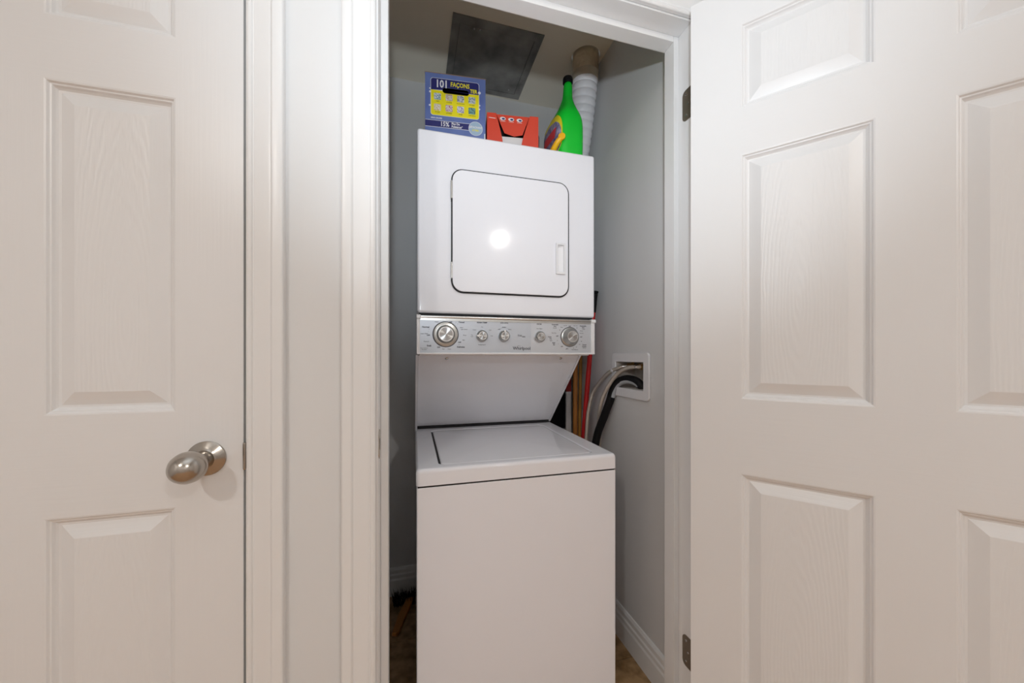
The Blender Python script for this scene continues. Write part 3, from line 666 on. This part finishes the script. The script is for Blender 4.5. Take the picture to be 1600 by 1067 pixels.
# small broom on the floor at the left
t = thing('hand_brush', 'wooden hand brush with black bristles on the closet floor at the left', 'brush', (-0.04, 1.60, 0.0))
hp = [(-0.028, 1.700), (0.004, 1.700), (-0.052, 1.500), (-0.078, 1.500)]
obj('handle', sheet([[(-0.026, 1.700), (0.006, 1.700), (-0.012, 1.640), (-0.054, 1.500), (-0.064, 1.492), (-0.080, 1.500), (-0.060, 1.600)]], 0.016, Matrix.Translation((0, 0, 0.006)), 0.003), M['stick'], t)
bmB = bmesh.new()
for k in range(260):
    x = random.uniform(-0.085, 0.045); y = random.uniform(1.675, 1.745); a = random.uniform(-0.5, 0.5); hgt = random.uniform(0.03, 0.055)
    dx, dy = random.uniform(-0.016, 0.016), random.uniform(-0.022, 0.008)
    r0 = 0.0022
    q = [bmB.verts.new((x + r0 * math.cos(j * 2.094), y + r0 * math.sin(j * 2.094), 0.001)) for j in range(3)]
    p = bmB.verts.new((x + dx, y + dy, hgt))
    for j in range(3): bmB.faces.new((q[j], q[(j + 1) % 3], p))
br = obj('bristles', bm_mesh(bmB), M['black'], t, sm=False); br['kind'] = 'stuff'

# ------------------------------------------------------------------ things on top of the dryer
ZT = 1.822
# blue detergent box (local frame: x along front, y back, z up)
B = thing('detergent_box', 'blue detergent box with yellow picture panel and handle hole on the dryer', 'box', (0.0400, 1.262, ZT + 0.0005), math.radians(-5.3))
BW, BD, BH = 0.2065, 0.140, 0.264
LF = FRONT
hole = rrect(0.058, 0.149, 0.1985, 0.2185, 0.0098, 6)
obj('front_panel', sheet([[(0, 0), (BW, 0), (BW, BH), (0, BH)], hole], 0.0012, LF), M['box_blue'], B, local=True, sm=False)
obj('carton', merge(box(0, 0.0012, 0.0002, BD, 0, BH), box(BW - 0.0012, BW, 0.0002, BD, 0, BH), box(0.0012, BW - 0.0012, BD - 0.0012, BD, 0, BH), box(0.0012, BW - 0.0012, 0.0002, BD - 0.0012, 0, 0.0012)), M['box_blue'], B, local=True, sm=False)
obj('lid_flap', merge(box(-0.0010, BW + 0.0012, -0.0016, BD + 0.001, BH, BH + 0.0022), box(0.004, BW - 0.004, 0.001, BD - 0.003, BH + 0.0022, BH + 0.0042)), M['card'], B, local=True, sm=False)
obj('hole_shade_sheet', box(0.0014, BW - 0.0014, 0.060, 0.061, 0.002, BH - 0.002), M['gap'], B, local=True)  # black sheet inside the box, stands in for shade behind the handle hole
def lp(y): return Matrix.Translation((0, -y, 0)) @ FRONT
P0 = 0.0012
def rr_band(x0, x1, z0, z1, r, top):
    out = [(a, c) for a, c in rrect(x0, x1, z0, z1, r, 5)]
    return [(a, max(c, z0 + 0.0)) for a, c in out]
px0, px1, pz0, pz1 = 0.0195, 0.183, 0.1215, 0.2470
pn = obj('picture_panel', sheet([rrect(px0 - .0013, px1 + .0013, pz0 - .0013, pz1 + .0013, 0.009, 6), hole], 0.0002, lp(P0)), M['white_print'], B, local=True, sm=False)
Lz = lambda x: 0.2066
hc = (0.1035, 0.2085)
def hang(q):
    a = math.atan2(q[1] - hc[1], q[0] - hc[0])
    return a - 2 * math.pi if (a > math.pi / 2 and q[1] < Lz(q[0])) else a
lower = sorted([q for q in hole if q[1] < Lz(q[0])], key=hang)          # left -> right along the bottom
upper = sorted([q for q in hole if q[1] >= Lz(q[0])], key=hang)         # right -> left along the top
arc = [math.pi / 2 * k / 5 for k in range(6)]
yel = [(px0 + .008 - .008 * math.cos(a), pz0 + .008 - .008 * math.sin(a)) for a in arc] + [(px1 - .008 + .008 * math.sin(a), pz0 + .008 - .008 * math.cos(a)) for a in arc]
yel += [(px1, Lz(px1))] + lower[::-1] + [(px0, Lz(px0))]
nav = [(px1, Lz(px1))] + [(px1 - .008 + .008 * math.cos(a), pz1 - .008 + .008 * math.sin(a)) for a in arc] + [(px0 + .008 - .008 * math.sin(a), pz1 - .008 + .008 * math.cos(a)) for a in arc]
nav += [(px0, Lz(px0))] + upper[::-1]
obj('yellow_field', sheet([yel], 0.0002, lp(P0 + .0002)), M['yellow'], pn, local=True, sm=False)
obj('navy_band', sheet([nav], 0.0002, lp(P0 + .0002)), M['navy'], pn, local=True, sm=False)
T3 = lp(P0 + .0005)
obj('headline', merge(text('101', 0.036, 0.0560, 0.2280, T3, bold=.0010, sx=.80)), M['white_print'], pn, local=True, sm=False)
obj('headline', merge(text('FA\u00c7ONS', 0.0215, 0.1180, 0.2310, T3, bold=.0005, sx=.78), text('TER', 0.0180, 0.1650, 0.2160, T3, bold=.0006, sx=.80)), M['yellow'], pn, local=True, sm=False)
cap = ['TAPIS', 'CUISINE', 'SALLE DE BAIN', 'DOUBLE', 'DIVAN', 'LINGERIE', 'ROBE', 'CARROSSERIE']
for k in range(8):
    cx = 0.0415 + (k % 4) * 0.0392; cz = 0.1850 if k < 4 else 0.1480
    obj('picture', sheet([rrect(cx - .0120, cx + .0120, cz - .0115, cz + .0115, .003, 4)], 0.0002, lp(P0 + .0004)), ICON[k], pn, local=True, sm=False)
    obj('caption', text(cap[k], 0.0062 if len(cap[k]) < 9 else 0.0050, cx, cz - .0168, lp(P0 + .0004), sx=.8), M['ink'], pn, local=True, sm=False)
dots = [(px0 - .0025, .1985, .0036), (px0 - .0035, .2095, .0024), (px0 - .004, .152, .0032), (px1 + .002, .2140, .0050), (px1 + .003, .170, .0026), (px1 + .002, .157, .0032)]
for a, c, r in dots: obj('bubble', sheet([ellipse(a, c, r, r, 14)], 0.0002, lp(P0 + .0010)), M['white_print'], pn, local=True, sm=False)
bd = obj('lower_band', sheet([[(0.0003, 0.0795), (0.158, 0.0795), (0.158, 0.1035), (0.0003, 0.1035)]], 0.0002, lp(P0)), M['white_print'], B, local=True, sm=False)
obj('band_fill', sheet([[(0.0003, 0.0810), (0.158, 0.0810), (0.158, 0.1020), (0.0003, 0.1020)]], 0.0002, lp(P0 + .0002)), M['navy'], bd, local=True, sm=False)
obj('band_text', merge(text('15%', 0.0215, 0.066, 0.0915, lp(P0 + .0005), bold=.0005, sx=.85), text('Plus De', 0.0105, 0.089, 0.0962, lp(P0 + .0005), align='LEFT', bold=.0004, sx=.85),
                       text('Puissance*', 0.0105, 0.089, 0.0865, lp(P0 + .0005), align='LEFT', bold=.0004, sx=.85), text('SANS CHLORE', 0.0068, 0.038, 0.1110, lp(P0), bold=.0002, sx=.85)), M['white_print'], bd, local=True, sm=False)
sl_ = obj('round_seal', sheet([ellipse(0.172, 0.0880, 0.0245, 0.0245, 40)], 0.0003, lp(P0 + .0004)), M['pale_blue'], B, local=True, sm=False)
obj('seal_text', text('D\u00c9TACHANT', 0.0092, 0.172, 0.0920, lp(P0 + .0008), bold=.0004, sx=.85), M['white_print'], sl_, local=True, sm=False)
obj('seal_text', text('\u00c0 TISSU', 0.0080, 0.172, 0.0815, lp(P0 + .0008), bold=.0003, sx=.85), M['yellow'], sl_, local=True, sm=False)
obj('seal_ring', sheet([ellipse(0.172, 0.0880, 0.0245, 0.0245, 40), ellipse(0.172, 0.0880, 0.0232, 0.0232, 40)], 0.0002, lp(P0 + .0007)), M['white_print'], sl_, local=True, sm=False)
obj('edge_label', sheet([[(BW - .0045, 0.004), (BW - .0008, 0.004), (BW - .0008, 0.075), (BW - .0045, 0.073)]], 0.0002, lp(P0)), M['white_print'], B, local=True, sm=False)

# red carton with a torn-open front
R = thing('red_carton', 'red cardboard carton with a cut-open front beside the detergent box', 'box', (0.2500, 1.236, ZT + 0.0005), math.radians(-7.0))
RW, RD, RH = 0.183, 0.100, 0.147
obj('left_panel', sheet([[(0, 0), (0.062, 0), (0.053, 0.062), (0.032, RH), (0, RH)]], 0.0012, LF), M['orange_red'], R, local=True, sm=False)
obj('right_panel', sheet([[(0.114, 0), (RW, 0), (RW, RH), (0.1520, RH), (0.126, 0.062)]], 0.0012, LF), M['orange_red'], R, local=True, sm=False)
ft = obj('front_flap', sheet([[(0.0335, RH), (0.1515, RH), (0.1265, RH - 0.066), (0.097, RH - 0.073), (0.062, RH - 0.064)]], 0.0012, Matrix.Translation((0, 0.006, 0)) @ LF), M['orange_red'], R, local=True, sm=False)
obj('carton', merge(box(0, 0.0012, 0.0002, RD, 0, RH), box(RW - 0.0012, RW, 0.0002, RD, 0, RH), box(0, RW, RD - .0012, RD, 0, RH), box(0.0012, RW - .0012, 0.008, RD - .0012, RH - .002, RH - .0008), box(0.0012, RW - .0012, 0.0002, RD - .0012, 0, 0.0012)), M['orange_red'], R, local=True, sm=False)
obj('dark_inside', box(0.004, RW - 0.004, 0.050, 0.052, 0.002, RH - 0.003), M['gap'], R, local=True)
obj('inner_pack', box(0.036, 0.150, 0.010, 0.046, 0.002, 0.075, 0.003), M['paper'], R, local=True)
for k in range(3):
    cx, cz = 0.0560 + k * 0.030, 0.1335 - k * 0.0006
    obj('printed_oval', sheet([ellipse(cx, cz, 0.0105, 0.0062, 20)], 0.0002, Matrix.Translation((0, 0.0048, 0)) @ LF), M['white_print'], ft, local=True, sm=False)
    obj('printed_oval', sheet([ellipse(cx + .002, cz - .0006, 0.0055, 0.0032, 16)], 0.0002, Matrix.Translation((0, 0.0045, 0)) @ LF), M['navy'], ft, local=True, sm=False)
    obj('printed_line', sheet([[(cx - .009, cz - .0092), (cx + .009, cz - .0098), (cx + .009, cz - .0088), (cx - .009, cz - .0082)]], 0.0002, Matrix.Translation((0, 0.0048, 0)) @ LF), M['white_print'], ft, local=True, sm=False)
obj('printed_line', sheet([[(0.006, 0.1305), (0.030, 0.1290), (0.030, 0.1272), (0.006, 0.1287)]], 0.0002, Matrix.Translation((0, -0.0012, 0)) @ LF), M['white_print'], R, local=True, sm=False)

# green bottle
GB = thing('cleaner_bottle', 'bright green plastic bottle with black cap and purple label on the dryer', 'bottle', (0.5480, 1.262, ZT + 0.0005), math.atan2(-1.0, 0.05))
#  local x = long axis (towards the viewer's right), local -y.. = label side
SEC = [(0.000, .070, .042, 0, 4.0), (0.004, .078, .050, 0, 4.0), (0.012, .082, .054, 0, 4.0), (0.130, .083, .055, 0, 4.0), (0.158, .081, .053, .000, 3.6), (0.178, .074, .046, .002, 3.2),
       (0.196, .064, .036, .005, 2.8), (0.214, .052, .028, .009, 2.5), (0.232, .039, .0215, .014, 2.2), (0.248, .028, .0185, .018, 2.0), (0.262, .0205, .0170, .021, 2.0), (0.290, .0178, .0162, .022, 2.0), (0.316, .0165, .0155, .022, 2.0)]
def sup(a, b, e, t):
    c, s = math.cos(t), math.sin(t)
    return (a * math.copysign(abs(c) ** (2 / e), c), b * math.copysign(abs(s) ** (2 / e), s))
def bottle_pt(h, t, off=0.0):
    for i in range(len(SEC) - 1):
        if SEC[i][0] <= h <= SEC[i + 1][0]: break
    k = (h - SEC[i][0]) / (SEC[i + 1][0] - SEC[i][0]); a, b, o, e = [SEC[i][j] + (SEC[i + 1][j] - SEC[i][j]) * k for j in (1, 2, 3, 4)]
    x, y = sup(a + off, b + off, e, t); return (x + o, y + 0.4 * o, h)
nb = 48; V = []; F = []
for h, *_ in SEC: V += [bottle_pt(h, 2 * math.pi * k / nb) for k in range(nb)]
for i in range(len(SEC) - 1):
    for k in range(nb): F.append((i * nb + k, i * nb + (k + 1) % nb, (i + 1) * nb + (k + 1) % nb, (i + 1) * nb + k))
F.append(tuple(range(nb - 1, -1, -1))); F.append(tuple(range((len(SEC) - 1) * nb, len(SEC) * nb)))
me = new_mesh(V, F); bo = obj('bottle_body', me, M['green'], GB, local=True, ang=60)
mod = bo.modifiers.new('subdivision', 'SUBSURF'); mod.levels = 1; mod.render_levels = 2
obj('cap', lathe([(0, .0172), (.002, .0185), (.016, .0185), (.0215, .0165), (.0235, .012), (.024, 0)], (.022, .0088, .311), (0, 0, 1), 28), M['black'], GB, local=True, ang=40)
# label on the broad side (t around -90 deg faces the viewer's left)
def patch(h0, h1, fx, m, name, parent, off, nh=16, nt=20):
    """fx(u) -> half extent along the long axis at height fraction u; follows the bottle's side"""
    V = []; F = []
    for i in range(nh + 1):
        u = i / nh; h = h0 + (h1 - h0) * u; lo, hi = fx(u)
        for k in range(nt + 1):
            x = lo + (hi - lo) * k / nt
            # find y on the side for this x
            for j in range(len(SEC) - 1):
                if SEC[j][0] <= h <= SEC[j + 1][0]: break
            q = (h - SEC[j][0]) / (SEC[j + 1][0] - SEC[j][0]); a, b, o, e = [SEC[j][w_] + (SEC[j + 1][w_] - SEC[j][w_]) * q for w_ in (1, 2, 3, 4)]
            xx = max(-0.985, min(0.985, (x - o) / a)); y = 0.4 * o - (b * (1 - abs(xx) ** e) ** (1 / e) + off)
            V.append((x, y, h))
    for i in range(nh):
        for k in range(nt): F.append((i * (nt + 1) + k, i * (nt + 1) + k + 1, (i + 1) * (nt + 1) + k + 1, (i + 1) * (nt + 1) + k))
    return obj(name, new_mesh(V, F), m, parent, local=True, ang=60)
oval = lambda s: (lambda u: (-0.072 * s * math.sqrt(max(1 - (2 * u - 1) ** 4, 0.0004)), 0.077 * s * math.sqrt(max(1 - (2 * u - 1) ** 4, 0.0004))))
lb = patch(0.010, 0.176, oval(1.0), M['label_yellow'], 'label', GB, 0.0012)
patch(0.014, 0.150, oval(0.965), M['label'], 'label_picture', lb, 0.0020)
patch(0.085, 0.118, lambda u: (-0.060 + 0.02 * u, 0.045 + 0.012 * u), M['label_red'], 'label_band', lb, 0.0028)
# amber spout lying against the bottle's front
c = Vector(bottle_pt(0.10, -0.45))
sp_ = obj('spout', tube(smooth_path([(0.034, -0.066, 0.020), (0.056, -0.064, 0.036), (0.074, -0.058, 0.052), (0.082, -0.050, 0.062)], 6), lambda i, L: 0.0125 - 0.05 * L if L < .06 else 0.0095, 16), M['orange'], GB, local=True, ang=60)
obj('spout_tip', lathe([(-.004, .009), (-.003, .0125), (.003, .0125), (.004, .009)], (0.0835, -0.046, 0.069), (0.85, -0.50, 0.1), 20), M['orange'], sp_, local=True, ang=40)
# small clear cup behind the bottle
t = thing('plastic_cup', 'small clear plastic cup behind the green bottle', 'cup', (0.470, 1.42, ZT + 0.0005))
obj('cup_wall', lathe([(0, .030), (.002, .032), (.225, .040), (.229, .040), (.229, .038), (.004, .030)], (0.486, 1.47, ZT + 0.0005), (0, 0, 1), 28), M['clear'], t, ang=40)
obj('cup_mark', lathe([(0, .008), (.001, .008)], (0.470, 1.4345, ZT + 0.180), (-0.4, -0.9, 0), 16), M['white_plastic'], t)

# ------------------------------------------------------------------ hall ceiling lamps (behind the camera, they light the place)
def ceiling_lamp(x, y, label):
    t = thing('ceiling_lamp', label, 'ceiling lamp', (x, y, ZC), group='hall ceiling lamps')
    obj('base', lathe([(0, .075), (.012, .075), (.020, .062), (.022, 0)], (x, y, ZC - 0.0005), (0, 0, -1), 32), M['nickel'], t)
    obj('shade', lathe([(.018, .043), (.028, .040), (.036, .031), (.041, .018), (.043, .0)], (x, y, ZC - 0.0005), (0, 0, -1), 32), M['shade'], t, ang=60)
ceiling_lamp(0.92, -1.57, 'round glass hall ceiling lamp at the right')
ceiling_lamp(-1.05, -1.10, 'round glass hall ceiling lamp at the left')
